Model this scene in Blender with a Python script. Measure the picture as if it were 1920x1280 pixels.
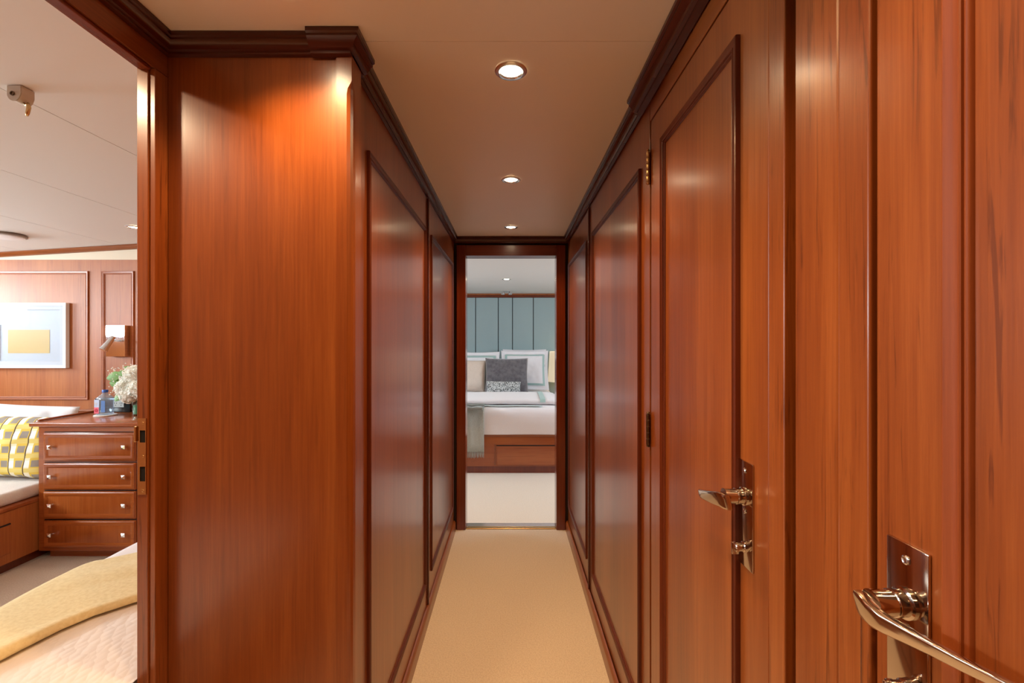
import bpy, bmesh, math, random
from mathutils import Vector, Matrix, noise
random.seed(7)
PI = math.pi
for o in list(bpy.data.objects): bpy.data.objects.remove(o)
SC = bpy.context.scene
COL = SC.collection

# ------------------------------------------------------------------ camera
EYE = 1.32
cd = bpy.data.cameras.new('camera'); cam = bpy.data.objects.new('camera', cd); COL.objects.link(cam)
cam.location = (0, 0, EYE); cam.rotation_euler = (PI/2, 0, 0)
cd.lens = 16; cd.sensor_width = 36; cd.clip_start = .02; cd.shift_x = .001
SC.camera = cam
# ------------------------------------------------------------------ world, exposure
W = bpy.data.worlds.new('sky'); SC.world = W; W.use_nodes = True
bg = W.node_tree.nodes['Background']; bg.inputs[0].default_value = (.75, .88, 1, 1); bg.inputs[1].default_value = 1.0
vs = SC.view_settings
vs.view_transform = 'Standard'; vs.look = 'None'; vs.gamma = 1; vs.use_curve_mapping = False
vs.exposure = 0.77
SPOT_W = 19          # corridor downlights
WARM = (1, .60, .28)
def area(name, loc, direction, sx, sy, power, color):
    l = bpy.data.lights.new(name, 'AREA'); l.shape = 'RECTANGLE'; l.size = sx; l.size_y = sy
    l.energy = power; l.color = color
    o = bpy.data.objects.new(name, l); COL.objects.link(o); o.location = loc
    o.rotation_euler = Vector(direction).to_track_quat('-Z', 'Y').to_euler()
    return o
# daylight standing in the window openings of the two cabins
DAY = (.80, .93, 1)
area('daylight', (-4.68, 2.52, 1.65), (1, 0, 0), .82, .40, 27, DAY)
area('daylight', (-4.68, 1.00, 1.61), (1, 0, 0), .94, .48, 52, DAY)
area('daylight', (-2.58, 4.15, 1.45), (1, 0, 0), 1.28, .58, 25, (.74, .89, 1))
area('daylight', (2.58, 4.15, 1.45), (-1, 0, 0), 1.28, .58, 25, (.74, .89, 1))

# ------------------------------------------------------------------ helpers
def tag(o, label=None, cat=None, group=None, kind=None):
    if label: o['label'] = label
    if cat: o['category'] = cat
    if group: o['group'] = group
    if kind: o['kind'] = kind
    return o
def empty(name, loc, label=None, cat=None, group=None):
    o = bpy.data.objects.new(name, None); COL.objects.link(o); o.location = loc
    o.empty_display_size = .05
    return tag(o, label, cat, group)
def wloc(o):
    v = Vector((0, 0, 0))
    while o: v += o.location; o = o.parent
    return v
def obj(name, bm, mat, parent=None, smooth=False, auto=None):
    """links a bmesh given in room coordinates as one object"""
    bmesh.ops.recalc_face_normals(bm, faces=bm.faces)
    if parent: off = wloc(parent)
    else:
        xs = [v.co for v in bm.verts]
        off = Vector(((min(v.x for v in xs)+max(v.x for v in xs))/2, (min(v.y for v in xs)+max(v.y for v in xs))/2, min(v.z for v in xs)))
    bmesh.ops.translate(bm, verts=bm.verts, vec=-off)
    if smooth or auto:
        for f in bm.faces: f.smooth = True
    if auto:
        for e in bm.edges:
            if len(e.link_faces) == 2 and e.calc_face_angle(0) > math.radians(auto): e.smooth = False
    me = bpy.data.meshes.new(name); bm.to_mesh(me); bm.free()
    o = bpy.data.objects.new(name, me); COL.objects.link(o)
    if parent: o.parent = parent
    else: o.location = off
    for m in (mat if isinstance(mat, (list, tuple)) else [mat]): me.materials.append(m)
    return o
def dup(root, loc):
    r = root.copy(); COL.objects.link(r); r.location = loc
    for ch in list(root.children):
        c = ch.copy(); COL.objects.link(c); c.parent = r
        for g in list(ch.children):
            d = g.copy(); COL.objects.link(d); d.parent = c
    return r
def B(): return bmesh.new()
def box(bm, x0, x1, y0, y1, z0, z1, bev=0, seg=1, mi=0):
    t = bmesh.new()
    vs_ = [t.verts.new((x, y, z)) for x in (x0, x1) for y in (y0, y1) for z in (z0, z1)]
    for f in ((0,1,3,2),(4,6,7,5),(0,4,5,1),(2,3,7,6),(0,2,6,4),(1,5,7,3)): t.faces.new([vs_[i] for i in f])
    bmesh.ops.recalc_face_normals(t, faces=t.faces)
    if bev: bmesh.ops.bevel(t, geom=t.edges[:], offset=bev, segments=seg, profile=.5, affect='EDGES')
    for f in t.faces: f.material_index = mi
    merge(bm, t); return bm
def merge(bm, t, M=None):
    if M is not None: bmesh.ops.transform(t, matrix=M, verts=t.verts)
    me = bpy.data.meshes.new('tmp'); t.to_mesh(me); t.free(); bm.from_mesh(me); bpy.data.meshes.remove(me)
def ring_faces(bm, rings, close_u=True, cap=True, mi=0):
    rv = [[bm.verts.new(p) for p in r] for r in rings]
    n = len(rv[0])
    for a, b in zip(rv, rv[1:]):
        for i in range(n if close_u else n-1):
            j = (i+1) % n
            f = bm.faces.new((a[i], a[j], b[j], b[i])); f.material_index = mi
    if cap and close_u:
        for r in (rv[0], rv[-1]):
            try: f = bm.faces.new(r); f.material_index = mi
            except ValueError: pass
    return rv
def lathe(bm, prof, c, axis='z', n=32, mi=0, cap=True):
    """prof: list (radius, height along axis)"""
    rings = []
    for r, h in prof:
        pts = []
        for i in range(n):
            a = 2*PI*i/n; u, v = max(r, 1e-4)*math.cos(a), max(r, 1e-4)*math.sin(a)
            p = {'z': (u, v, h), 'x': (h, u, v), 'y': (u, h, v)}[axis]
            pts.append(Vector(c)+Vector(p))
        rings.append(pts)
    ring_faces(bm, rings, cap=cap, mi=mi); return bm
def loft(bm, secs, n=20, power=2.0, mi=0):
    """secs: (centre, side vector (half width), up vector (half height)); superellipse sections"""
    rings = []
    for c, s, u in secs:
        c, s, u = Vector(c), Vector(s), Vector(u); pts = []
        for i in range(n):
            a = 2*PI*i/n; ca, sa = math.cos(a), math.sin(a)
            pts.append(c + s*math.copysign(abs(ca)**(2/power), ca) + u*math.copysign(abs(sa)**(2/power), sa))
        rings.append(pts)
    ring_faces(bm, rings, mi=mi); return bm
def tube(bm, pts, r, n=10, mi=0):
    pts = [Vector(p) for p in pts]; rings = []
    for i, p in enumerate(pts):
        d = (pts[min(i+1, len(pts)-1)]-pts[max(i-1, 0)]).normalized()
        a = d.orthogonal().normalized(); b = d.cross(a)
        rr = r[i] if isinstance(r, (list, tuple)) else r
        if i: # keep frame continuity
            a = (pa - d*pa.dot(d)).normalized(); b = d.cross(a)
        pa = a
        rings.append([p + a*rr*math.cos(2*PI*k/n) + b*rr*math.sin(2*PI*k/n) for k in range(n)])
    ring_faces(bm, rings, mi=mi); return bm
MOULD = [(0, 0), (0, .0065), (.0008, .0088), (.0025, .0095), (.0045, .0088), (.0075, .0072), (.0125, .0062), (.0140, .0064), (.0148, .0078), (.0162, .0082), (.0174, .0074), (.0180, .0052), (.0190, .0054), (.0200, .0050), (.0215, .0032), (.0225, .0)]
def frame(bm, o, e1, e2, nrm, a0, a1, b0, b1, prof=MOULD, k=1.0, mi=0):
    """mitred rectangular moulding on a plane: o + e1*a + e2*b, profile raised along nrm"""
    o, e1, e2, nrm = map(Vector, (o, e1, e2, nrm)); rings = []
    for w, h in prof:
        w *= k; h *= k
        rings.append([o + e1*a + e2*b + nrm*h for a, b in ((a0+w, b0+w), (a1-w, b0+w), (a1-w, b1-w), (a0+w, b1-w))])
    rv = [[bm.verts.new(p) for p in r] for r in rings]
    for x, y in zip(rv, rv[1:]):
        for i in range(4):
            j = (i+1) % 4; f = bm.faces.new((x[i], x[j], y[j], y[i])); f.material_index = mi
    return bm
def sweep_plan(bm, path, prof, side=1, z=0):
    """profile (offset from wall, height) swept along a plan polyline with mitres"""
    P = [Vector((p[0], p[1])) for p in path]; rings = []
    for i, p in enumerate(P):
        ns = []
        for a, b in ((i-1, i), (i, i+1)):
            if 0 <= a and b < len(P):
                d = (P[b]-P[a]).normalized(); ns.append(Vector((d.y, -d.x))*side)
        if len(ns) == 1: m = ns[0]
        else:
            m = (ns[0]+ns[1]).normalized(); m = m/ max(.2, m.dot(ns[0]))
        rings.append([(p.x+m.x*d, p.y+m.y*d, z+h) for d, h in prof])
    ring_faces(bm, rings); return bm

# ------------------------------------------------------------------ materials
def mat(name, col, rough=.5, metal=0, **kw):
    m = bpy.data.materials.new(name); m.use_nodes = True
    b = m.node_tree.nodes['Principled BSDF']
    b.inputs['Base Color'].default_value = (*col, 1); b.inputs['Roughness'].default_value = rough; b.inputs['Metallic'].default_value = metal
    for k, v in kw.items(): b.inputs[k].default_value = v
    return m
def N(nt, t, **kw):
    n = nt.nodes.new(t)
    for k, v in kw.items():
        if hasattr(n, k): setattr(n, k, v)
        else: n.inputs[k].default_value = v
    return n
def ramp(nt, stops):
    r = nt.nodes.new('ShaderNodeValToRGB'); e = r.color_ramp.elements
    while len(e) < len(stops): e.new(.5)
    for x, (p, c) in zip(e, stops): x.position = p; x.color = (*c, 1)
    return r
def wood(name, dark, mid, light, axis='z', rough=.33, coat=.40, fleck=.12, scale=1.0, flm=(38, 2.2)):
    m = bpy.data.materials.new(name); m.use_nodes = True; nt = m.node_tree; L = nt.links.new
    b = nt.nodes['Principled BSDF']
    tc = N(nt, 'ShaderNodeTexCoord'); oi = N(nt, 'ShaderNodeObjectInfo')
    ad = N(nt, 'ShaderNodeVectorMath', operation='MULTIPLY_ADD'); ad.inputs[1].default_value = (1, 1, 1)
    sc = N(nt, 'ShaderNodeVectorMath', operation='SCALE'); sc.inputs[0].default_value = (7, 5, 9)
    L(oi.outputs['Random'], sc.inputs['Scale']); L(tc.outputs['Object'], ad.inputs[0]); L(sc.outputs[0], ad.inputs[2])
    def mp(a, l):
        q = N(nt, 'ShaderNodeMapping'); s = [a*scale, a*scale, a*scale]; s['xyz'.index(axis)] = l*scale
        q.inputs['Scale'].default_value = s; L(ad.outputs[0], q.inputs['Vector']); return q
    broad = N(nt, 'ShaderNodeTexNoise'); broad.inputs['Scale'].default_value = 1; broad.inputs['Detail'].default_value = 3; broad.inputs['Distortion'].default_value = .6
    L(mp(7, .5).outputs[0], broad.inputs['Vector'])
    fine = N(nt, 'ShaderNodeTexNoise'); fine.inputs['Scale'].default_value = 1; fine.inputs['Detail'].default_value = 6; fine.inputs['Roughness'].default_value = .7
    L(mp(120, 3).outputs[0], fine.inputs['Vector'])
    fl = N(nt, 'ShaderNodeTexNoise'); fl.inputs['Scale'].default_value = 1; fl.inputs['Detail'].default_value = 5; fl.inputs['Distortion'].default_value = 1.5; fl.inputs['Roughness'].default_value = .6
    L(mp(*flm).outputs[0], fl.inputs['Vector'])
    mx = N(nt, 'ShaderNodeMath', operation='MULTIPLY_ADD'); mx.inputs[1].default_value = .55
    m2 = N(nt, 'ShaderNodeMath', operation='MULTIPLY'); m2.inputs[1].default_value = .45
    L(fine.outputs['Fac'], m2.inputs[0]); L(broad.outputs['Fac'], mx.inputs[0]); L(m2.outputs[0], mx.inputs[2])
    r = ramp(nt, [(.33, dark), (.5, mid), (.66, light)]); L(mx.outputs[0], r.inputs[0])
    rf = ramp(nt, [(.57, (1, 1, 1)), (.66, (1-fleck, 1-fleck*1.1, 1-fleck*1.2))]); L(fl.outputs['Fac'], rf.inputs[0])
    mul = N(nt, 'ShaderNodeMix', data_type='RGBA', blend_type='MULTIPLY'); mul.inputs[0].default_value = 1
    L(r.outputs[0], mul.inputs[6]); L(rf.outputs[0], mul.inputs[7]); L(mul.outputs[2], b.inputs['Base Color'])
    b.inputs['Roughness'].default_value = rough; b.inputs['Coat Weight'].default_value = coat; b.inputs['Coat Roughness'].default_value = .20
    bp = N(nt, 'ShaderNodeBump'); bp.inputs['Strength'].default_value = .06; bp.inputs['Distance'].default_value = .002
    L(fine.outputs['Fac'], bp.inputs['Height']); L(bp.outputs[0], b.inputs['Normal'])
    return m
WD, WM, WL = (.165, .036, .007), (.245, .062, .011), (.335, .098, .020)
M_wood = wood('cherry_veneer_upright', WD, WM, WL, 'z')
M_woodx = wood('cherry_veneer_crosswise', WD, WM, WL, 'x')
M_woody = wood('cherry_veneer_lengthwise', WD, WM, WL, 'y')
M_grain = wood('cherry_solid_flecked', WD, WM, WL, 'z', fleck=.42, scale=1.25, flm=(62, 2.4))
TD, TM, TL = (.10, .013, .003), (.15, .022, .005), (.21, .036, .008)
M_trim = wood('mahogany_shaded_trim', TD, TM, TL, 'z', rough=.22)
M_trimy = wood('mahogany_moulding_lengthwise', TD, TM, TL, 'y', rough=.22)
M_crown = mat('dark_mahogany_cornice', (.070, .012, .005), .26)
M_bead2 = wood('flecked_door_moulding', (.19, .040, .008), (.26, .060, .011), (.32, .085, .017), 'z', rough=.5, coat=0)
M_bead2.node_tree.nodes['Principled BSDF'].inputs['Specular IOR Level'].default_value = .25
M_bead = wood('panel_moulding_cherry', (.075, .013, .004), (.11, .020, .005), (.15, .031, .008), 'z', rough=.42, coat=.05)
M_bead.node_tree.nodes['Principled BSDF'].inputs['Specular IOR Level'].default_value = .3
M_pale = wood('daylit_cherry_veneer', (.32, .082, .018), (.41, .125, .030), (.49, .168, .045), 'z', rough=.44, coat=0, fleck=.15)  # cherry veneer in a lighter tone: cabin daylight is put into the colour
M_palex = wood('daylit_cherry_crosswise', (.32, .082, .018), (.41, .125, .030), (.49, .168, .045), 'x', rough=.3, fleck=.15)  # crosswise copy with the same daylight in its colour
M_draw = wood('drawer_front_cherry', (.24, .048, .008), (.32, .076, .013), (.39, .108, .021), 'z', rough=.24, fleck=.15, scale=.6)
M_case = wood('dresser_case_cherry', (.24, .048, .008), (.32, .076, .013), (.39, .108, .021), 'x', rough=.24, fleck=.15)

def fabric(name, col, col2=None, scale=400, bump=.3, rough=.9, sheen=.2, dist=.002):
    m = bpy.data.materials.new(name); m.use_nodes = True; nt = m.node_tree; L = nt.links.new
    b = nt.nodes['Principled BSDF']; tc = N(nt, 'ShaderNodeTexCoord')
    n = N(nt, 'ShaderNodeTexNoise'); n.inputs['Scale'].default_value = scale; n.inputs['Detail'].default_value = 3
    L(tc.outputs['Object'], n.inputs['Vector'])
    c2 = col2 or tuple(c*.86 for c in col)
    r = ramp(nt, [(.35, c2), (.62, col)]); L(n.outputs['Fac'], r.inputs[0]); L(r.outputs[0], b.inputs['Base Color'])
    bp = N(nt, 'ShaderNodeBump'); bp.inputs['Strength'].default_value = bump; bp.inputs['Distance'].default_value = dist
    L(n.outputs['Fac'], bp.inputs['Height']); L(bp.outputs[0], b.inputs['Normal'])
    b.inputs['Roughness'].default_value = rough; b.inputs['Sheen Weight'].default_value = sheen
    return m
M_carpet = fabric('cream_loop_carpet', (.77, .69, .58), (.65, .57, .47), scale=170, bump=.6, dist=.003)
M_ceil = mat('cream_ceiling_board', (.84, .76, .64), .45)
M_ceil2 = mat('white_headliner', (.80, .78, .74), .6)
M_dark = mat('shadow_gap_backing', (.02, .008, .004), .8)
M_lin = fabric('white_linen', (.86, .85, .87), (.80, .79, .82), 300, .15)
M_cream = fabric('cream_mattress_cover', (.80, .74, .68), None, 300, .2)
M_yellow = fabric('pale_yellow_throw', (.80, .69, .38), (.72, .60, .30), 90, .25)
M_sage = fabric('sage_woven_throw', (.50, .53, .48), (.34, .37, .34), 260, .4)
M_green = fabric('seafoam_band', (.42, .60, .57), (.36, .53, .50), 300, .1)
M_greenp = fabric('blue_grey_padded_fabric', (.36, .47, .48), (.33, .435, .445), 500, .1)
M_velvet = fabric('grey_velvet', (.13, .122, .135), (.075, .07, .082), 25, .5, .7, .6)
M_beige = fabric('beige_cushion_cloth', (.72, .62, .53), None, 200, .2)
M_chrome = mat('polished_nickel', (.62, .56, .50), .10, 1)
M_steel = mat('satin_chrome', (.75, .76, .78), .18, 1)
M_mirror = mat('mirror_chrome', (.88, .9, .92), .04, 1)
M_brass = mat('aged_brass', (.62, .43, .20), .25, 1)
M_bronze = mat('dark_bronze_hinge', (.16, .11, .07), .3, 1)
M_black = mat('black_plastic', (.012, .018, .02), .15)
M_hole = mat('dark_mortise', (.004, .003, .003), .9)
M_white = mat('white_lacquer', (.86, .87, .88), .3)
M_gold = mat('gold_leaf_print', (.72, .52, .20), .45)
def thin_glass(name, tint, ior=1.45, solid=0.0):
    m = bpy.data.materials.new(name); m.use_nodes = True; nt = m.node_tree; L = nt.links.new
    out = nt.nodes['Material Output']; nt.nodes.remove(nt.nodes['Principled BSDF'])
    tr = N(nt, 'ShaderNodeBsdfTransparent'); tr.inputs[0].default_value = (*tint, 1)
    gl = N(nt, 'ShaderNodeBsdfGlossy'); gl.inputs['Roughness'].default_value = .03
    df = N(nt, 'ShaderNodeBsdfDiffuse'); df.inputs[0].default_value = (*tint, 1)
    m1 = N(nt, 'ShaderNodeMixShader'); m1.inputs[0].default_value = solid; L(tr.outputs[0], m1.inputs[1]); L(df.outputs[0], m1.inputs[2])
    lw = N(nt, 'ShaderNodeLayerWeight'); lw.inputs['Blend'].default_value = .5
    pw = N(nt, 'ShaderNodeMath', operation='POWER'); pw.inputs[1].default_value = 4; L(lw.outputs['Facing'], pw.inputs[0])
    fr = N(nt, 'ShaderNodeMath', operation='MULTIPLY_ADD'); fr.inputs[1].default_value = .7; fr.inputs[2].default_value = ((ior-1)/(ior+1))**2; L(pw.outputs[0], fr.inputs[0])
    m2 = N(nt, 'ShaderNodeMixShader'); L(fr.outputs[0], m2.inputs[0]); L(m1.outputs[0], m2.inputs[1]); L(gl.outputs[0], m2.inputs[2]); L(m2.outputs[0], out.inputs[0]); return m
M_glass = thin_glass('clear_glass', (.93, .97, .95))
M_bulb = mat('lamp_glow', (1, .9, .7), .5); bb = M_bulb.node_tree.nodes['Principled BSDF']
bb.inputs['Emission Color'].default_value = (1, .80, .52, 1); bb.inputs['Emission Strength'].default_value = 30
def speckle():
    m = bpy.data.materials.new('speckled_cushion_print'); m.use_nodes = True; nt = m.node_tree; L = nt.links.new
    b = nt.nodes['Principled BSDF']; tc = N(nt, 'ShaderNodeTexCoord'); v = N(nt, 'ShaderNodeTexVoronoi'); v.inputs['Scale'].default_value = 75
    L(tc.outputs['Object'], v.inputs['Vector']); r = ramp(nt, [(.38, (.05, .06, .06)), (.5, (.55, .58, .58))]); L(v.outputs['Distance'], r.inputs[0]); L(r.outputs[0], b.inputs['Base Color'])
    b.inputs['Roughness'].default_value = .9; return m
M_speck = speckle()
def plaid():
    m = bpy.data.materials.new('yellow_plaid_cloth'); m.use_nodes = True; nt = m.node_tree; L = nt.links.new
    b = nt.nodes['Principled BSDF']; tc = N(nt, 'ShaderNodeTexCoord'); sp = N(nt, 'ShaderNodeSeparateXYZ'); L(tc.outputs['Object'], sp.inputs[0])
    def stripe(out, period, lo, hi, ph=0.0):
        a = N(nt, 'ShaderNodeMath', operation='ADD'); a.inputs[1].default_value = 10+ph; L(out, a.inputs[0])
        d = N(nt, 'ShaderNodeMath', operation='DIVIDE'); d.inputs[1].default_value = period; L(a.outputs[0], d.inputs[0])
        f = N(nt, 'ShaderNodeMath', operation='FRACT'); L(d.outputs[0], f.inputs[0])
        g = N(nt, 'ShaderNodeMath', operation='GREATER_THAN'); g.inputs[1].default_value = lo; L(f.outputs[0], g.inputs[0])
        h = N(nt, 'ShaderNodeMath', operation='LESS_THAN'); h.inputs[1].default_value = hi; L(f.outputs[0], h.inputs[0])
        k = N(nt, 'ShaderNodeMath', operation='MULTIPLY'); L(g.outputs[0], k.inputs[0]); L(h.outputs[0], k.inputs[1]); return k.outputs[0]
    def mix(f, a, c):
        q = N(nt, 'ShaderNodeMix', data_type='RGBA'); 
        if isinstance(f, float): q.inputs[0].default_value = f
        else: L(f, q.inputs[0])
        if isinstance(a, tuple): q.inputs[6].default_value = (*a, 1)
        else: L(a, q.inputs[6])
        q.inputs[7].default_value = (*c, 1); return q.outputs[2]
    X, Z = sp.outputs['X'], sp.outputs['Z']
    P = .092
    wx, wz = stripe(X, P, .0, .32), stripe(Z, P*.95, .0, .30)
    gx, gz = stripe(X, P, .42, .88), stripe(Z, P*.95, .38, .84)
    both = N(nt, 'ShaderNodeMath', operation='MULTIPLY'); L(gx, both.inputs[0]); L(gz, both.inputs[1])
    c = mix(wx, (.72, .52, .08), (.85, .78, .55)); c = mix(wz, c, (.74, .60, .18)) 
    bw = N(nt, 'ShaderNodeMath', operation='MULTIPLY'); L(wx, bw.inputs[0]); L(gz, bw.inputs[1]); c = mix(bw.outputs[0], c, (.88, .86, .80))
    c = mix(both.outputs[0], c, (.30, .26, .22)); c = mix(stripe(X, P*1.0, .93, 1.0), c, (.10, .06, .03))
    L(c, b.inputs['Base Color']); b.inputs['Roughness'].default_value = .9
    return m
M_plaid = plaid()
def quiltmat():
    m = bpy.data.materials.new('white_quilted_coverlet'); m.use_nodes = True; nt = m.node_tree; L = nt.links.new
    b = nt.nodes['Principled BSDF']; tc = N(nt, 'ShaderNodeTexCoord'); mp = N(nt, 'ShaderNodeMapping'); mp.inputs['Scale'].default_value = (52, 30, 30); mp.inputs['Rotation'].default_value = (0, 0, .7)
    L(tc.outputs['Object'], mp.inputs[0]); v = N(nt, 'ShaderNodeTexVoronoi'); v.inputs['Scale'].default_value = 1; v.inputs['Randomness'].default_value = .55; L(mp.outputs[0], v.inputs['Vector'])
    b.inputs['Base Color'].default_value = (.82, .77, .72, 1); b.inputs['Roughness'].default_value = .75
    bp = N(nt, 'ShaderNodeBump', invert=True); bp.inputs['Strength'].default_value = .35; bp.inputs['Distance'].default_value = .006; L(v.outputs['Distance'], bp.inputs['Height']); L(bp.outputs[0], b.inputs['Normal'])
    return m
M_quilt = quiltmat()

# ------------------------------------------------------------------ the room shell
def struct(name, bm, m, parent=None, **kw):
    o = obj(name, bm, m, parent, **kw)
    if not parent: o['kind'] = 'structure'
    return o
struct('floor', box(B(), -4.8, 2.8, -1.6, 6.9, -.1, 0), M_carpet)
bm = box(B(), -.829, .52, -1.5, 1.1072, 2.05, 2.15, .001); box(bm, -.829, .52, 1.1086, 3.255, 2.05, 2.15, .001)
struct('ceiling', bm, M_ceil)
def cz(x): return EYE+.85+.06*x                      # cambered cabin headliner
bm = B(); seams = [-4.6, -3.45, -2.77, -2.143, -1.529, -.870]
for a, b_ in zip(seams, seams[1:]):
    a += .0015; b_ -= .0015
    t = bmesh.new()
    v = [t.verts.new(p) for p in ((a, -.6, cz(a)), (b_, -.6, cz(b_)), (b_, 3.25, cz(b_)), (a, 3.25, cz(a)), (a, -.6, cz(a)+.04), (b_, -.6, cz(b_)+.04), (b_, 3.25, cz(b_)+.04), (a, 3.25, cz(a)+.04))]
    for f in ((0, 1, 2, 3), (7, 6, 5, 4), (0, 4, 5, 1), (1, 5, 6, 2), (2, 6, 7, 3), (3, 7, 4, 0)): t.faces.new([v[i] for i in f])
    merge(bm, t)
box(bm, -4.6, -.87, -.6, 3.25, 2.17, 2.22)
struct('ceiling', bm, M_ceil2)
struct('ceiling', box(B(), -2.6, 2.6, 3.31, 6.7, 2.02, 2.12), M_ceil2)

# block of joinery between the cabin and the corridor
wl = struct('wall_left', box(B(), -.858, -.44, 1.113, 3.25, 0, 2.049), M_dark)
obj('cabin_panelling', box(B(), -.869, -.8585, 1.113, 3.25, 0, 2.049), M_pale, wl)
obj('end_panel', box(B(), -.829, -.4205, 1.1, 1.112, 0, 2.049, .0008), M_wood, wl)
# corner post with a stopped chamfer
bm = B(); rings = []
for z, c in ((0, .012), (1.915, .012), (1.928, .010), (1.940, .004), (1.946, .0012), (2.049, .0012)):
    x0, x1, y0, y1 = -.4195, -.3815, 1.093, 1.157
    rings.append([(x0, y1, z), (x0, y0, z), (x1-c*1.1, y0, z), (x1-c*.45, y0+c*.3, z), (x1-c*.12, y0+c*.9, z), (x1, y0+c*1.9, z), (x1, y1, z)])
ring_faces(bm, rings); obj('corner_post', bm, M_wood, wl)
def side_panel(par, side, y0, y1, my0, my1, mz0=.18, mz1=1.85):
    s = side; xa, xb = sorted((s*.4, s*.438))
    p = obj('wall_panel', box(B(), xa, xb, y0, y1, .0, 2.049, .0012), M_wood, par)
    bm = frame(B(), (s*.4, 0, 0), (0, 1, 0), (0, 0, 1), (-s, 0, 0), my0, my1, mz0, mz1)
    obj('panel_moulding', bm, M_bead, p, auto=35)
side_panel(wl, -1, 1.158, 2.163, 1.262, 2.118)
side_panel(wl, -1, 2.175, 3.188, 2.262, 3.105)
wr = struct('wall_right', box(B(), .44, .52, -1.5, 3.25, 0, 2.049), M_dark)
side_panel(wr, 1, 2.312, 3.188, 2.385, 3.13)
side_panel(wr, 1, 1.312, 2.300, 1.395, 2.215)
for par, a, b_, ym in ((wl, -.4395, -.3905, 2.169), (wr, .3905, .4395, 2.306)):
    obj('cover_strip', box(B(), a, b_, ym-.0055, ym+.0055, .0685, 2.0, .002, 2), M_crown, par, auto=40)
# door_1: shut door further along the right wall; door_2: nearest door
def leaf(name, y0, y1, z1, my0, my1, mz0=.18, mz1=1.855, material=M_wood):
    d = struct(name, box(B(), .4, .436, y0, y1, .012, z1, .0022, 2), material)
    obj('panel_moulding', frame(B(), (.4, 0, 0), (0, 1, 0), (0, 0, 1), (-1, 0, 0), my0, my1, mz0, mz1), M_bead if name == 'door_1' else M_bead2, d, auto=35)
    return d
d1 = leaf('door_1', .706, 1.300, 1.948, .793, 1.198)
d2 = leaf('door_2', -.22, .4985, 1.948, -.12, .4145, material=M_grain)
t = struct('trim_1', box(B(), .4, .438, .702, 1.308, 1.953, 2.049, .001), M_woody)              # over the further door
t2 = struct('trim_2', box(B(), .397, .438, .661, .7015, 0, 2.049, .002, 2), M_grain)               # jamb
bm = box(B(), .397, .438, .5535, .636, 0, 2.049, .0015); box(bm, .3965, .438, .5035, .5528, 0, 2.049, .003, 3)
t3 = struct('trim_3', bm, M_grain)
bm = box(B(), .397, .438, -1.5, -.225, 0, 2.049, .001); box(bm, .4, .438, -.224, .502, 1.953, 2.049, .001)
struct('trim_4', bm, M_grain)
obj('latch_edge', box(B(), .3955, .3965, .5135, .5150, .925, 1.03), M_steel, t3)
# far side lobby, behind the camera
struct('wall_back', box(B(), -.829, .52, -1.6, -1.501, 0, 2.15), M_wood)
# wall with the open doorway into the left cabin
bm = box(B(), -.869, -.83, -1.5, .30, 0, 2.16)
box(bm, -.869, -.83, .301, 1.112, 1.958, 2.16)
box(bm, -.869, -.83, 1.112, 3.25, 2.0495, 2.16)
wc = struct('wall_doorway', bm, M_woody)
bm = box(B(), -.869, -.8435, 1.057, 1.112, 0, 1.9575, .001); box(bm, -.843, -.83, 1.0615, 1.112, 0, 1.9575, .001)
jb = struct('trim_5', bm, M_grain)
bm = box(B(), -.862, -.836, .302, 1.056, 1.950, 1.9575, .001)
struct('trim_6', bm, M_trimy)
# strike plate in that jamb
bm = B(); x0, x1, yp = -.8655, -.846, 1.057
def plate_with_holes(bm, x0, x1, z0, z1, holes, y0, y1):
    zs = z0
    for (hx0, hx1, hz0, hz1) in holes:
        box(bm, x0, x1, y0, y1, zs, hz0); box(bm, x0, hx0, y0, y1, hz0, hz1); box(bm, hx1, x1, y0, y1, hz0, hz1); zs = hz1
    box(bm, x0, x1, y0, y1, zs, z1)
plate_with_holes(bm, x0, x1, .965, 1.142, [(-.860, -.8475, .996, 1.030), (-.860, -.8475, 1.086, 1.114)], 1.0545, 1.0569)
box(bm, -.871, -.8656, 1.050, 1.0565, 1.088, 1.124, .001)
sp = obj('strike_plate', bm, M_brass, jb)
bm = B(); box(bm, -.8603, -.8472, 1.0562, 1.0568, .995, 1.031); box(bm, -.8603, -.8472, 1.0562, 1.0568, 1.085, 1.115); obj('mortise', bm, M_hole, sp)
for z in (1.131, 1.054, .974): obj('screw', lathe(B(), [(0, -.0012), (.0028, -.001), (.0034, 0)], (-.8535, 1.0545, z), 'y', 14), M_brass, sp)

# end wall with the doorway to the further cabin
bm = box(B(), -.44, -.383, 3.20, 3.30, 0, 2.049); box(bm, .383, .44, 3.20, 3.30, 0, 2.049); box(bm, -.382, .382, 3.20, 3.30, 1.995, 2.049)
struct('wall_end', bm, M_dark)
bm = box(B(), -.381, -.318, 3.185, 3.308, 0, 1.9945, .002); box(bm, .318, .381, 3.185, 3.308, 0, 1.9945, .002)
ec = struct('trim_7', bm, M_trim)  # end casing in the dark trim tone; its shading is in the colour
struct('trim_8', box(B(), -.3175, .3175, 3.185, 3.308, 1.921, 1.9945, .002), wood('mahogany_shaded_lintel', TD, TM, TL, 'x'))  # lintel darkened alike, shade put into the wood colour
obj('strike_plate', box(B(), -.3835, -.3785, 3.178, 3.1845, 1.05, 1.14, .001), M_black, ec)
bm = box(B(), -.3170, .3170, 3.20, 3.235, .0005, .007, .002); struct('trim_9', bm, M_brass)
bm = box(B(), -.3170, .3170, 3.237, 3.30, .0005, .006, .002); struct('trim_10', bm, M_steel)
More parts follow.
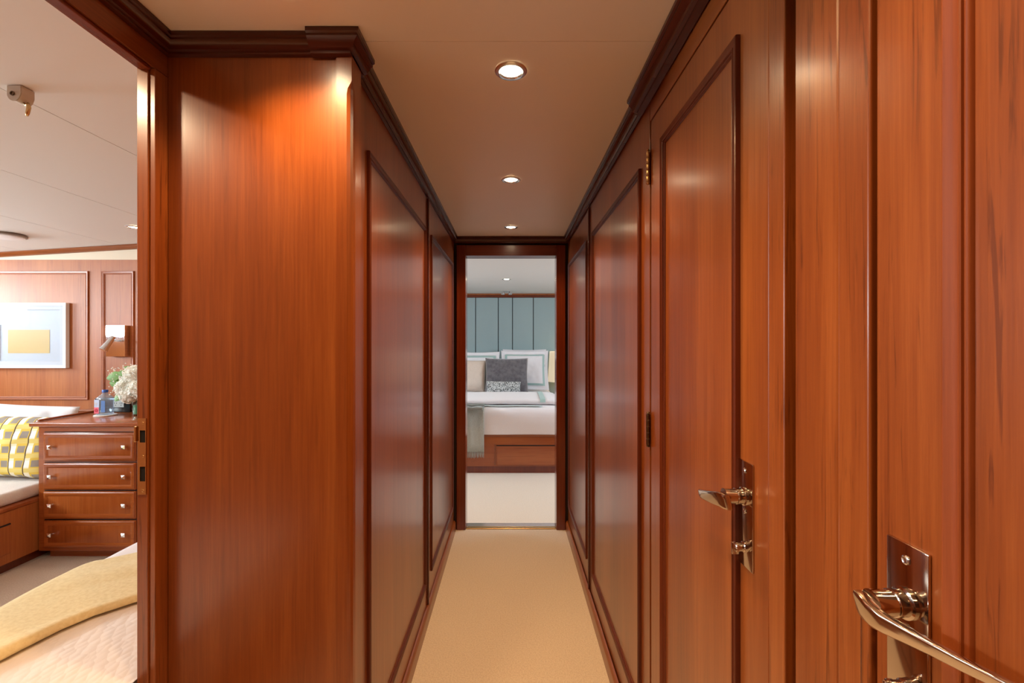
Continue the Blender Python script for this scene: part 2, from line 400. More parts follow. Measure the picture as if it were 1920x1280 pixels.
# master cabin shell
for nm, x0, x1 in (('wall_left', -2.6, -.441), ('wall_right', .521, 2.6)): struct(nm, box(B(), x0, x1, 3.256, 3.31, 0, 2.12), M_pale)
bm = box(B(), -2.6, 2.6, 6.66, 6.76, 0, 2.019); hw = struct('wall_end', bm, M_pale)
def side_window_wall(name, x0, x1, y0, y1, wins, zt, m, zb, ztp):
    bm = B(); ys = y0
    for a, b_ in wins:
        box(bm, x0, x1, ys, a, 0, zt); box(bm, x0, x1, a, b_, 0, zb); box(bm, x0, x1, a, b_, ztp, zt); ys = b_
    box(bm, x0, x1, ys, y1, 0, zt); return struct(name, bm, m)
side_window_wall('wall_left', -2.7, -2.601, 3.26, 6.76, [(3.5, 4.8)], 2.12, M_pale, 1.15, 1.75)
side_window_wall('wall_right', 2.601, 2.7, 3.26, 6.76, [(3.5, 4.8)], 2.12, M_pale, 1.15, 1.75)
k = 0
for x, ya, yb, z0, z1 in ((-2.60, 3.5, 4.8, 1.15, 1.75), (2.60, 3.5, 4.8, 1.15, 1.75), (-4.60, 2.10, 2.94, 1.44, 1.86), (-4.60, .52, 1.48, 1.36, 1.86)):
    k += 1; s = 1 if x < 0 else -1
    struct('window_%d' % k, frame(B(), (x, 0, 0), (0, 1, 0), (0, 0, 1), (s, 0, 0), ya, yb, z0, z1, k=1.6), M_trim)
struct('trim_11', box(B(), -2.6, 2.6, 6.628, 6.659, 1.962, 1.995, .006, 2), M_trimy)
# upholstered wall panels behind the further bed
cuts = [-2.2, -1.6, -1.0, -.515, -.185, .022, .325, .9, 1.5, 2.2]
hb = struct('wall_padding', box(B(), -2.2, 2.2, 6.648, 6.659, .02, 1.955), M_dark)
for a, b_ in zip(cuts, cuts[1:]): obj('padded_panel', box(B(), a+.005, b_-.005, 6.622, 6.6475, .02, 1.958, .007, 3), M_greenp, hb, auto=40)
# left cabin shell
bm = box(B(), -4.6, -.87, 3.251, 3.30, 0, 1.903); cw = struct('wall_cabin', bm, M_pale)
bm = box(B(), -4.6, -.87, 3.252, 3.30, 1.904, 2.2); struct('wall_cabin_upper', bm, mat('cream_wall_filler', (.72, .60, .44), .6))
bm = B()
for a, b_, c_, d_ in ((-.7, .52, 0, 2.2), (.52, 1.48, 0, 1.36), (.52, 1.48, 1.86, 2.2), (1.48, 2.10, 0, 2.2), (2.10, 2.94, 0, 1.44), (2.10, 2.94, 1.86, 2.2), (2.94, 3.3, 0, 2.2)): box(bm, -4.7, -4.601, a, b_, c_, d_)
struct('wall_hull', bm, M_pale)
struct('wall_front', box(B(), -4.6, -.87, -.7, -.601, 0, 2.2), M_pale)
PM = [(w, h*.8) for w, h in MOULD]
M_pm = wood('daylit_moulding_cherry', (.28, .07, .018), (.36, .10, .028), (.44, .14, .042), 'x', rough=.42, coat=0, fleck=.1)  # moulding tone lightened too, daylight worked into the colour
bm = frame(B(), (0, 3.251, 0), (1, 0, 0), (0, 0, 1), (0, -1, 0), -4.3, -3.015, .905, 1.822, k=1.05); obj('panel_moulding', bm, M_pm, cw, auto=35)
bm = frame(B(), (0, 3.251, 0), (1, 0, 0), (0, 0, 1), (0, -1, 0), -2.922, -2.69, .905, 1.822, k=1.05); obj('panel_moulding', bm, M_pm, cw, auto=35)
# cornice following the cambered headliner
bm = B(); rings = []
for x in (-4.6, -.87):
    z = cz(x)-.001
    rings.append([(x, 3.251, z), (x, 3.215, z), (x, 3.212, z-.008), (x, 3.222, z-.016), (x, 3.232, z-.026), (x, 3.251, z-.030)])
ring_faces(bm, rings); struct('trim_12', bm, M_woodx, auto=40)
struct('trim_13', box(B(), -4.6, -2.93, 3.19, 3.250, .815, .838, .004, 2), M_palex)       # ledge over the bed head

# cornice and skirting of the corridor
CR = [(0, 0), (.031, 0), (.031, -.010), (.0265, -.0125), (.0265, -.017), (.020, -.021), (.0165, -.026), (.014, -.033), (.0085, -.0355), (.0085, -.041), (0, -.044)]
path = [(-.829, -1.5), (-.829, 1.0995), (-.3995, 1.0995), (-.3995, 3.184), (.3965, 3.184), (.3965, -1.5)]
# left part, end part and right part as one run with mitred corners
struct('trim_14', sweep_plan(B(), path, CR, 1, 2.0495), M_crown, auto=45)
CR2 = [(.0, 0), (.045, 0), (.045, -.009), (.040, -.012), (.040, -.017), (.031, -.024), (.026, -.036), (.017, -.038), (.017, -.0445), (0, -.0465)]
struct('trim_15', sweep_plan(B(), [(-.477, 1.098), (-.3985, 1.098), (-.3985, 1.182)], CR2, 1, 2.0490), M_crown, auto=45)
struct('trim_16', sweep_plan(B(), [(.3960, 1.378), (.3960, -1.49)], CR2, 1, 2.0490), M_crown, auto=45)
BB = [(0, .0005), (.014, .0005), (.014, .05), (.0125, .057), (.008, .062), (.0065, .066), (0, .068)]
struct('baseboard_left', sweep_plan(B(), [(-.3990, 1.16), (-.3990, 3.184)], BB, 1, 0), M_woody, auto=45)
struct('baseboard_right', sweep_plan(B(), [(.3960, 3.184), (.3960, 1.312)], BB, 1, 0), M_woody, auto=45)

# ------------------------------------------------------------------ door furniture
LEV_FAR = [(-.0135, .3585, -.269, .0035, .0105), (-.0125, .3565, -.269, .0055, .0128), (-.006, .3535, -.2690, .0075, .0138), (.006, .3520, -.2700, .0072, .0136), (.030, .3520, -.2755, .0056, .0122),
           (.055, .354, -.2812, .0048, .0108), (.080, .3565, -.287, .0045, .0096), (.096, .3585, -.2902, .0042, .0088), (.0985, .3590, -.2906, .003, .0075)]
LEV_NEAR = [(-.0135, .3565, -.2690, .0035, .0110), (-.0125, .3545, -.2690, .0055, .0135), (-.006, .3530, -.2695, .0074, .0142), (.006, .3522, -.2710, .0070, .0128), (.020, .3535, -.2710, .0062, .0100), (.040, .3580, -.2690, .0054, .0082),
            (.062, .3610, -.2660, .0048, .0068), (.086, .3650, -.2635, .0045, .0060), (.104, .3690, -.2615, .0042, .0054), (.125, .3735, -.2600, .0040, .0052), (.128, .3742, -.2600, .0025, .0040)]
def handle(door, yc, dirn, label_l, lever):
    """backplate with lever, thumb turn and screws; dirn is where the lever points along the wall"""
    z0, z1 = EYE-.382, EYE-.203
    hp = obj('handle_plate', box(B(), .3965, .3999, yc-.024, yc+.024, z0, z1, .0011, 2), M_chrome, door, auto=30)
    hp['label'] = label_l
    zc = EYE-.262; bm = B()
    lathe(bm, [(.0155, .3964), (.0155, .3925), (.0130, .3915), (.0130, .383), (.0133, .3825), (.0133, .381), (.0122, .3805), (.0122, .372), (.0128, .366), (.0130, .3610), (0, .3608)], (0, yc, zc), 'x', 32)
    d = dirn; secs = []
    # (distance from the spindle, corridor-side x, centre height, half thickness, half height)
    for a, x, z, th, hh in lever:
        secs.append(((x+th, yc+d*a, EYE+z), (th, 0, 0), (-.24*hh, 0, hh)))
    loft(bm, secs, 28, 4.5)
    lv = obj('lever', bm, M_chrome, hp, auto=38)
    zt = EYE-.348; bm = B()
    lathe(bm, [(.0090, .3964), (.0090, .393), (.0075, .392), (.0075, .385), (.0085, .384), (.0085, .380), (.006, .378), (0, .3775)], (0, yc, zt), 'x', 24)
    box(bm, .374, .386, yc-.0026, yc+.0026, zt-.012, zt+.008, .0015, 2)
    obj('thumb_turn', bm, M_chrome, hp, auto=35)
    for z in (EYE-.219, EYE-.287): obj('screw', lathe(B(), [(.0046, .3964), (.0046, .3952), (.0034, .3945), (.0022, .3950), (0, .3952)], (0, yc, z), 'x', 20), M_steel, hp, auto=35)
handle(d1, .772, 1, 'polished nickel backplate and lever with a thumb turn below', LEV_FAR)
handle(d2, .4565, -1, 'polished nickel backplate nearest the viewer, lever pointing towards the viewer', LEV_NEAR)
for zz in (EYE+.500, EYE-.252):
    bm = B()
    for i in range(5):
        h = .088/5; lathe(bm, [(.0052, -.044+i*h+.0006), (.0055, -.044+i*h+.0012), (.0055, -.044+(i+1)*h-.0012), (.0052, -.044+(i+1)*h-.0006)], (.3935, 1.306, zz), 'z', 14)
    for e in (-1, 1): lathe(bm, [(.0035, e*.0435), (.0035, e*.0455), (.0055, e*.0465), (.004, e*.050), (0, e*.051)], (.3935, 1.306, zz), 'z', 14)
    obj('hinge', bm, M_brass if zz > 1.5 else M_bronze, d1, auto=35)

# ------------------------------------------------------------------ downlights
def downlight(x, y, z, label, power, group=None, r=.030, col=WARM, angle=132):
    e = empty('ceiling_light', (x, y, z), label, 'ceiling light', group)
    bm = lathe(B(), [(r*1.45, -.0005), (r*1.45, -.003), (r*1.32, -.0055), (r*1.08, -.006), (r*1.02, -.003), (r*.98, -.0012)], (x, y, z), 'z', 36, cap=False)
    obj('trim_ring', bm, M_steel, e, auto=40)
    obj('bulb', lathe(B(), [(0, -.0016), (r*.6, -.0022), (r*.95, -.0016), (r*.96, -.0008)], (x, y, z), 'z', 28), M_bulb, e, smooth=True)
    l = bpy.data.lights.new('lamp_beam', 'SPOT'); l.energy = power; l.color = col; l.spot_size = math.radians(angle); l.spot_blend = .75; l.shadow_soft_size = r*.8
    o = bpy.data.objects.new('lamp_beam', l); COL.objects.link(o); o.parent = e; o.location = (0, 0, -.012)
    return e
G = 'recessed downlights along the corridor ceiling'
downlight(0, 1.226, 2.05, 'nearest of the three recessed downlights along the corridor ceiling', SPOT_W, G)
downlight(0, 2.05, 2.05, 'middle recessed downlight of the three along the corridor ceiling', SPOT_W, G)
downlight(0, 2.90, 2.05, 'recessed corridor downlight closest to the far doorway', SPOT_W*.8, G)
downlight(0, .38, 2.05, 'recessed downlight over the viewer, out of frame above', SPOT_W, G)
downlight(-.47, .925, 2.05, 'recessed downlight at the top edge of the frame before the wide wood end panel', SPOT_W*.85, G)
downlight(-.15, -.55, 2.05, 'recessed downlight behind the viewer', SPOT_W, G)
downlight(-2.336, 2.82, cz(-2.336), 'small recessed downlight in the left cabin beside the door jamb', 6, col=(1, .78, .55))
downlight(-1.19, .68, cz(-1.19), 'recessed downlight just inside the left cabin doorway', 22, col=(1, .72, .45), angle=172)
downlight(-.05, 5.1, 2.02, 'recessed downlight over the bed in the far cabin', 3, r=.034)

# spotlight by the far headboard
e = empty('spotlight', (-.06, 6.35, 2.02), 'small swivelling chrome spotlight by the padded wall of the far cabin', 'spotlight')
obj('base', lathe(B(), [(.05, 0), (.05, -.006), (.03, -.01)], (-.06, 6.35, 2.019), 'z', 24), M_steel, e, auto=35)
for s in (-1, 1): obj('lamp_head', lathe(B(), [(.018, -.01), (.026, -.03), (.026, -.045), (.02, -.045)], (-.06+s*.05, 6.35, 2.019), 'z', 20), M_steel, e, auto=35)

# ------------------------------------------------------------------ left cabin: ceiling fittings
x, y = -1.475, 1.37; z = cz(x)
e = empty('ceiling_catch', (x, y, z), 'small beige bracket with a hanging brass hook on the left cabin ceiling', 'ceiling catch')
bm = B(); rings = []
for yy in (y-.02, y+.02):
    rings.append([(x-.022, yy, z-.0005), (x-.022, yy, z-.032), (x-.016, yy, z-.042), (x-.006, yy, z-.047), (x+.008, yy, z-.047), (x+.016, yy, z-.04), (x+.022, yy, z-.026), (x+.022, yy, z-.0005)])
ring_faces(bm, rings); bmesh.ops.bevel(bm, geom=bm.edges[:], offset=.002, segments=2, affect='EDGES')
obj('bracket', bm, mat('beige_painted_metal', (.55, .50, .42), .35), e, auto=35)
obj('roller', lathe(B(), [(.0065, 0), (.0065, -.003), (.004, -.003), (.004, -.001)], (x-.003, y-.020, z-.026), 'y', 16), M_bronze, e)
obj('hook', tube(B(), [(x+.010, y, z-.046), (x+.022, y-.004, z-.054), (x+.028, y-.006, z-.050), (x+.030, y-.006, z-.060), (x+.026, y-.006, z-.078), (x+.024, y-.006, z-.086)], [.004, .004, .005, .0055, .005, .003]), M_brass, e, smooth=True)
x, y = -3.15, 2.82; z = cz(x)
e = empty('ceiling_speaker', (x, y, z), 'round white speaker disc on the left cabin ceiling', 'ceiling speaker')
obj('rim', lathe(B(), [(.108, .003), (.11, -.008), (.104, -.010), (.100, -.006)], (x, y, z), 'z', 48), mat('speaker_rim', (.25, .20, .16), .4), e, auto=35)
obj('grille', lathe(B(), [(.100, -.004), (.098, -.014), (.085, -.018), (0, -.019)], (x, y, z), 'z', 48), M_white, e, auto=35)

# ------------------------------------------------------------------ left cabin: dresser
X0, X1, YF, YB = -2.855, -2.215, 2.75, 3.249
e = empty('dresser', (-2.535, 3.0, 0), 'low cherry wood chest of four drawers against the left cabin wall', 'dresser')
bm = box(B(), X0, X1, YF, YB, .055, .808, .002); box(bm, X0+.02, X1-.02, YF+.05, YB, 0.0005, .054)
obj('case', bm, M_case, e)
bm = box(B(), X0-.032, X1+.03, YF-.028, YB, .809, .833, .006, 3)
obj('top', bm, M_case, e, auto=40)
bm = B(); rings = []
box(bm, X0-.030, X0-.016, YF+.02, YB, .8335, .845, .003, 2); obj('raised_edge', bm, M_case, e, auto=40)
rows = [(810, 862.5), (866.5, 916.5), (919.5, 970.5), (974, 1024.7)]
for ya, yb in rows:
    zt, zb = EYE-(ya-640)*YF/853.3, EYE-(yb-640)*YF/853.3
    xa, xb = -2.813, -2.258
    g = B(); box(g, xa-.004, xb+.004, YF-.0008, YF-.0002, zb-.004, zt+.004)
    d = obj('drawer', box(B(), xa, xb, YF-.0135, YF-.001, zb, zt, .003, 2), M_draw, e, auto=40)
    obj('shadow_gap', g, M_dark, d)
    fr = frame(B(), (0, YF-.0135, 0), (1, 0, 0), (0, 0, 1), (0, -1, 0), xa+.006, xb-.006, zb+.006, zt-.006, prof=[(0, 0), (0, .003), (.004, .005), (.013, .005), (.020, .001), (.024, -.0)])
    obj('bead', fr, M_case, d, auto=30)
    for kx in (-2.7615, -2.319):
        kz = (zt+zb)/2; kb = lathe(B(), [(.005, 0), (.004, -.014)], (kx, YF-.0135, kz), 'y', 12); h = .0115; yb_ = YF-.0275
        v = [kb.verts.new((kx+sx*h, yb_, kz+sz*h)) for sx, sz in ((-1, -1), (1, -1), (1, 1), (-1, 1))]
        w_ = [kb.verts.new((kx+sx*h, yb_-.005, kz+sz*h)) for sx, sz in ((-1, -1), (1, -1), (1, 1), (-1, 1))]
        tip = kb.verts.new((kx, yb_-.013, kz)); kb.faces.new(v)
        for i in range(4): j = (i+1) % 4; kb.faces.new((v[i], v[j], w_[j], w_[i])); kb.faces.new((w_[i], w_[j], tip))
        obj('knob', kb, M_mirror, d)
# things on the dresser
ZT = .8332
c = tag(obj('coaster', lathe(B(), [(0, 0), (.060, 0), (.062, .003), (.060, .006), (0, .006)], (-2.672, 3.0, ZT), 'z', 36), fabric('woven_white_coaster', (.8, .76, .7), None, 200), auto=40), 'round white woven coaster under the water bottle on the dresser', 'coaster')
bx, by, bz = -2.675, 3.0, ZT+.0063
e = empty('water_bottle', (bx, by, bz), 'squarish clear plastic water bottle with a blue cap on the dresser', 'bottle')
bm = B(); secs = []
for h, r_, p in ((0, .034, 4), (.004, .038, 4), (.06, .037, 4), (.095, .0385, 4), (.112, .037, 3.4), (.124, .029, 2.6), (.134, .018, 2.1), (.140, .0135, 2), (.146, .0135, 2)):
    pts = []
    for i in range(28):
        a = 2*PI*i/28; ca, sa = math.cos(a), math.sin(a)
        pts.append((bx+r_*math.copysign(abs(ca)**(2/p), ca), by+r_*math.copysign(abs(sa)**(2/p), sa), bz+h))
    secs.append(pts)
ring_faces(bm, secs); obj('body', bm, thin_glass('bottle_plastic', (.78, .88, .97), 1.5, .18), e, smooth=True)
bm = lathe(B(), [(.0165, .1465), (.0165, .160), (.015, .1625), (0, .1625)], (bx, by, bz), 'z', 24); obj('cap', bm, mat('blue_cap', (.02, .10, .42), .35), e, auto=35)
lab = obj('label', box(B(), bx-.036, bx-.004, by-.0402, by-.0392, bz+.018, bz+.102), mat('bottle_label', (.55, .66, .85), .35), e)
fb = B(); box(fb, bx-.036, bx-.006, by-.0412, by-.0404, bz+.012, bz+.052)
obj('label_patch', fb, mat('pink_label_patch', (.85, .16, .22), .4), lab)
fb = B()
for i in range(5):
    a = 2*PI*i/5+.3; lathe(fb, [(0, -.0012), (.0052, -.0008), (.0056, 0)], (bx-.021+.007*math.cos(a), by-.0413, bz+.032+.007*math.sin(a)), 'y', 12)
obj('flower_print', fb, mat('red_flower_print', (.55, .02, .05), .4), lab)
tx = bpy.data.curves.new('lettering', 'FONT'); tx.body = 'FIJI'; tx.size = .021; tx.extrude = .0003; tx.space_character = .9
to = bpy.data.objects.new('lettering', tx); COL.objects.link(to); dg = bpy.context.evaluated_depsgraph_get()
me = bpy.data.meshes.new_from_object(to.evaluated_get(dg)); bpy.data.objects.remove(to)
tb = bmesh.new(); tb.from_mesh(me); bmesh.ops.transform(tb, matrix=Matrix.Translation((bx-.0355, by-.0410, bz+.070)) @ Matrix.Rotation(PI/2, 4, 'X') @ Matrix.Scale(.80, 4, (1, 0, 0)), verts=tb.verts)
obj('lettering', tb, M_white, lab)
obj('back_print', box(B(), bx+.008, bx+.034, by-.0398, by-.0390, bz+.02, bz+.095), mat('blue_back_print', (.10, .22, .50), .35), lab)
# power console
e = empty('power_console', (-2.75, 3.17, ZT), 'glossy black box with two wall sockets behind the bottle on the dresser', 'socket box')
obj('housing', box(B(), -2.862, -2.62, 3.13, 3.21, ZT+.0003, ZT+.098, .004, 2), M_black, e, auto=40)
pl = obj('socket_plate', box(B(), -2.735, -2.660, 3.1265, 3.1295, ZT+.035, ZT+.082, .0012), mat('grey_socket_plate', (.45, .50, .50), .35), e)
for sx in (-2.716, -2.679):
    q = B()
    for ox in (-.006, .006): box(q, sx+ox-.0012, sx+ox+.0012, 3.1258, 3.1264, ZT+.058, ZT+.068)
    lathe(q, [(0, 0), (.003, 0), (.003, .0006)], (sx, 3.1258, ZT+.049), 'y', 12)
    obj('socket', q, M_black, pl)
# vase of flowers
vx, vy = -2.45, 3.01
e = empty('flower_vase', (vx, vy, ZT), 'glass vase of white flowers and greenery half hidden by the door jamb', 'vase of flowers')
obj('vase', lathe(B(), [(0, .001), (.040, .001), (.043, .006), (.044, .105), (.042, .105), (.041, .012), (0, .01)], (vx, vy, ZT), 'z', 32), M_glass, e, auto=40)
obj('vase_water', lathe(B(), [(0, .0125), (.039, .0125), (.039, .07), (0, .07)], (vx, vy, ZT), 'z', 24), mat('green_stems_in_water', (.06, .22, .12), .25), e, auto=40)
bm = B()
for i in range(9):
    a = i*.7; tube(bm, [(vx+.02*math.cos(a), vy+.02*math.sin(a), ZT+.075), (vx+.025*math.cos(a), vy+.025*math.sin(a), ZT+.14), (vx+.08*math.cos(a), vy+.06*math.sin(a), ZT+.22)], .0022, 6)
obj('stems', bm, mat('stem_green', (.10, .20, .05), .5), e, smooth=True)
def petal(bm, c, n_, up, w, l, cup=.3, mi=0):
    n_ = n_.normalized(); t_ = n_.cross(up)
    if t_.length < .01: t_ = n_.orthogonal()
    t_.normalize(); b_ = n_.cross(t_)
    c = Vector(c)
    rows_ = []
    for j, (f, ww) in enumerate(((0, .25), (.4, .9), (.75, 1), (1, .45))):
        base = c + b_*l*f + n_*l*cup*f*f
        rows_.append([bm.verts.new(base - t_*w*ww/2 + n_*w*.12), bm.verts.new(base), bm.verts.new(base + t_*w*ww/2 + n_*w*.12)])
    for a, b2 in zip(rows_, rows_[1:]):
        for i in range(2): f = bm.faces.new((a[i], a[i+1], b2[i+1], b2[i])); f.material_index = mi
M_petal = mat('white_petal', (.95, .94, .88), .6)
for _m in (M_petal,):
    _n = _m.node_tree; _t = N(_n, 'ShaderNodeBsdfTranslucent'); _t.inputs[0].default_value = (.95, .94, .86, 1); _x = N(_n, 'ShaderNodeMixShader'); _x.inputs[0].default_value = .4
    _n.links.new(_n.nodes['Principled BSDF'].outputs[0], _x.inputs[1]); _n.links.new(_t.outputs[0], _x.inputs[2]); _n.links.new(_x.outputs[0], _n.nodes['Material Output'].inputs[0])
M_petal2 = M_petal
rnd = random.Random(3)
for i, (dx, dy, dz, r_) in enumerate(((-.070, -.03, .185, .052), (.03, -.05, .175, .058), (-.095, .02, .245, .046), (-.02, -.02, .270, .056), (.07, .03, .225, .058), (-.030, -.055, .135, .044), (.0, .06, .21, .056))):
    bm = B(); cc = Vector((vx+dx, vy+dy, ZT+dz))
    for k_ in range(150):
        d = Vector((rnd.gauss(0, 1), rnd.gauss(0, 1), rnd.gauss(0, 1))).normalized()
        petal(bm, cc+d*r_*rnd.uniform(.84, 1.0), d, Vector((rnd.uniform(-1, 1), rnd.uniform(-1, 1), rnd.uniform(-1, 1))), r_*.52, r_*.50, rnd.uniform(.05, .28))
    t_ = bmesh.new(); bmesh.ops.create_icosphere(t_, subdivisions=3, radius=r_*.86); merge(bm, t_, Matrix.Translation(cc))
    obj('blossom', bm, M_petal if i % 2 else M_petal2, e)
bm = B()
for k_ in range(420):
    a = rnd.uniform(0, 2*PI); rr = rnd.uniform(.06, .19); h = ZT+.12+rnd.uniform(0, .23)*(1-abs(rr-.1)*2)
    c = (vx+rr*math.cos(a)*.95, vy+rr*math.sin(a)*.8, h)
    t_ = bmesh.new(); bmesh.ops.create_icosphere(t_, subdivisions=1, radius=rnd.uniform(.0025, .005)); merge(bm, t_, Matrix.Translation(c))
sb = obj('spray_flowers', bm, M_petal, e, smooth=True); sb['kind'] = 'stuff'
for (dx, dz, s_, tl) in ((-.155, .262, .085, -.5), (-.14, .215, .075, .3), (-.05, .30, .07, .9), (-.125, .13, .07, -1.3), (.05, .29, .08, .2), (-.09, .28, .06, .5)):
    bm = B(); c = Vector((vx+dx, vy-.03, ZT+dz)); dirv = Vector((math.cos(tl)*-1, -.3, math.sin(tl)*.6)).normalized(); sd = dirv.cross(Vector((0, -1, .3))).normalized(); nn = dirv.cross(sd)
    rows_ = []
    for j in range(9):
        f = j/8; w_ = s_*.38*math.sin(PI*min(1, f*.93+.05))**.7
        rows_.append([bm.verts.new(c+dirv*s_*(f-.5)*1.0+sd*w_*q+nn*(abs(q)*w_*.25+.012*f*f)) for q in (-1, -.5, 0, .5, 1)])
    for a, b2 in zip(rows_, rows_[1:]):
        for i in range(4): bm.faces.new((a[i], a[i+1], b2[i+1], b2[i]))
    obj('leaf', bm, mat('leaf_green', (.16, .32, .08), .5), e, smooth=True)

# reading light
e = empty('reading_light', (-2.808, 3.24, 1.32), 'chrome wall reading light on a mirror backplate above the dresser', 'wall lamp')
rp = obj('backplate', box(B(), -2.855, -2.720, 3.205, 3.249, 1.214, 1.434, .002), M_mirror, e)
obj('arm', tube(B(), [(-2.755, 3.204, 1.325), (-2.750, 3.165, 1.325), (-2.745, 3.14, 1.328), (-2.742, 3.118, 1.333)], .006), M_steel, e, smooth=True)
p0, p1 = Vector((-2.722, 3.12, 1.356)), Vector((-2.752, 3.07, 1.262)); ax = (p1-p0).normalized(); a_ = ax.orthogonal().normalized(); b_ = ax.cross(a_)
rings = []
for f, r_ in ((0, .004), (.02, .012), (.3, .017), (.8, .022), (1, .025), (1, .021)): rings.append([p0+(p1-p0)*f+a_*r_*math.cos(2*PI*i/24)+b_*r_*math.sin(2*PI*i/24) for i in range(24)])
bm = B(); ring_faces(bm, rings); obj('lamp_head', bm, M_steel, e, auto=40)
# framed picture
e = empty('framed_picture', (-3.42, 3.23, 1.13), 'white framed print with a gold rectangle on the left cabin wall', 'picture')
px0, px1, pz0, pz1 = -3.688, -3.152, 1.132, 1.594
bm = frame(B(), (0, 3.249, 0), (1, 0, 0), (0, 0, 1), (0, -1, 0), px0, px1, pz0, pz1, prof=[(0, 0), (0, .028), (.020, .028), (.020, .018), (.0205, .006)])
obj('frame', bm, M_white, e)
bm = frame(B(), (0, 3.2405, 0), (1, 0, 0), (0, 0, 1), (0, -1, 0), px0+.0205, px1-.0205, pz0+.0205, pz1-.0205, prof=[(0, 0), (0, .0115), (.028, .0115), (.030, .0)])
obj('mat_board', bm, mat('mat_board_card', (.68, .71, .74), .6), e)
obj('print', box(B(), px0+.022, px1-.022, 3.239, 3.248, pz0+.022, pz1-.022), mat('print_paper', (.60, .65, .69), .5), e)
gx0, gx1 = (15-958)*3.238/853.3, (93-958)*3.238/853.3
obj('gold_rectangle', box(B(), gx0, gx1, 3.2375, 3.2388, EYE-22*3.238/853.3, EYE+22*3.238/853.3), M_gold, e)
obj('glazing', box(B(), px0+.0205, px1-.0205, 3.2265, 3.2275, pz0+.0205, pz1-.0205), thin_glass('picture_glass', (.97, .98, 1), 1.6), e)

# ------------------------------------------------------------------ soft things
def cushion(name, c, w, h, t, mat_, rot=(0, 0, 0), n=26, seed=0, puff=.9, flange=0, wr=.006, parent=None, border=None, mats=None):
    """upright pillow: w along x, h along z, thickness t along y"""
    bm = B(); grids = []
    for s in (-1, 1):
        g = []
        for j in range(n+1):
            r = []
            for i in range(n+1):
                u, v = i/n*2-1, j/n*2-1
                uu, vv = (abs(u), abs(v))
                k_ = max(0, (1-uu**3.2))*max(0, (1-vv**3.2)); th = t/2*k_**(.5*puff)
                if flange:
                    fu, fv = 1-2*flange/w, 1-2*flange/h
                    a = max(0, 1-(uu/fu)**4) if uu < fu else 0; b2 = max(0, 1-(vv/fv)**4) if vv < fv else 0
                    th = t/2*(a*b2)**.45+.002
                pin = 1-.045*(uu**2)*(1-vv**2)*0 
                x = u*w/2*(1-.05*(1-vv**2)*0-.03*(1-abs(v))**0*0)
                # corners stand out, sides curve in a little
                x = u*w/2*(1-.045*math.cos(v*PI/2)*uu); z = v*h/2*(1-.045*math.cos(u*PI/2)*vv)
                nz = noise.noise(Vector((u*2.2+seed, v*2.2, s*1.7+seed)))*wr*2+noise.noise(Vector((u*6+seed, v*5, s)))*wr
                r.append(Vector((x, s*(th+nz*(k_**.5)), z)))
            g.append(r)
        grids.append(g)
    vs2 = []
    for si, g in enumerate(grids):
        vv2 = []
        for j, r in enumerate(g):
            row = []
            for i, p in enumerate(r):
                if si == 1 and (i in (0, n) or j in (0, n)) and not flange: row.append(vs2[0][j][i])
                else: row.append(bm.verts.new(p))
            vv2.append(row)
        vs2.append(vv2)
    for si, vv2 in enumerate(vs2):
        for j in range(n):
            for i in range(n):
                f = bm.faces.new((vv2[j][i], vv2[j][i+1], vv2[j+1][i+1], vv2[j+1][i])); 
                if border:
                    um, vm = abs((i+.5)/n*2-1)*w/2, abs((j+.5)/n*2-1)*h/2; d = min(w/2-um, h/2-vm)
                    f.material_index = 1 if border[0] < d < border[1] else 0
    if flange:
        for j in range(n):
            for (a, b2) in (((j, 0), (j+1, 0)), ((j, n), (j+1, n)), ((0, j), (0, j+1)), ((n, j), (n, j+1))):
                bm.faces.new((vs2[0][a[0]][a[1]], vs2[0][b2[0]][b2[1]], vs2[1][b2[0]][b2[1]], vs2[1][a[0]][a[1]]))
    M = Matrix.Translation(Vector(c)) @ Matrix.Rotation(rot[2], 4, 'Z') @ Matrix.Rotation(rot[0], 4, 'X') @ Matrix.Rotation(rot[1], 4, 'Y')
    bmesh.ops.transform(bm, matrix=M, verts=bm.verts)
    return obj(name, bm, mats or mat_, parent, smooth=True)
def soft_box(bm, x0, x1, y0, y1, z0, z1, r, seg=4, cuts=0, wr=0, seed=0):
    box(bm, x0, x1, y0, y1, z0, z1, r, seg)
    if wr:
        bmesh.ops.subdivide_edges(bm, edges=[e_ for e_ in bm.edges if e_.calc_length() > .15], cuts=14, use_grid_fill=True)
        for v in bm.verts:
            v.co += v.normal*0 + Vector((0, 0, 1))*wr*noise.noise(v.co*4+Vector((seed, 0, 0))) if v.co.z > z0+r else Vector((0, 0, 0))
    return bm
# further bed of the left cabin
e = empty('single_bed', (-3.7, 1.7, 0), 'left cabin bed on a cherry wood base to the left of the dresser', 'bed')
bm = box(B(), -4.55, -2.862, .2, 3.18, .06, .352); obj('base', bm, M_pale, e)
obj('toe_kick', box(B(), -4.5, -2.90, .25, 3.15, .0005, .0595), M_trim, e)
obj('rail', box(B(), -4.56, -2.8575, .19, 3.185, .353, .376, .006, 2), M_pm, e, auto=40)
g = obj('drawer', box(B(), -2.8615, -2.855, 1.75, 2.60, .115, .275, .002), M_pale, e)
obj('shadow_gap', box(B(), -2.8615, -2.857, 1.75, 2.60, .276, .284), M_dark, g)
obj('mattress', soft_box(B(), -4.52, -2.885, .22, 3.16, .3765, .452, .03, 4), M_cream, e, auto=50)
tag(cushion('white_pillow', (-3.38, 3.10, .685), .80, .42, .10, M_lin, rot=(-.20, .05, 0), seed=4, wr=.022), 'white pillow leaning on the wall behind the plaid pillow', 'pillow')
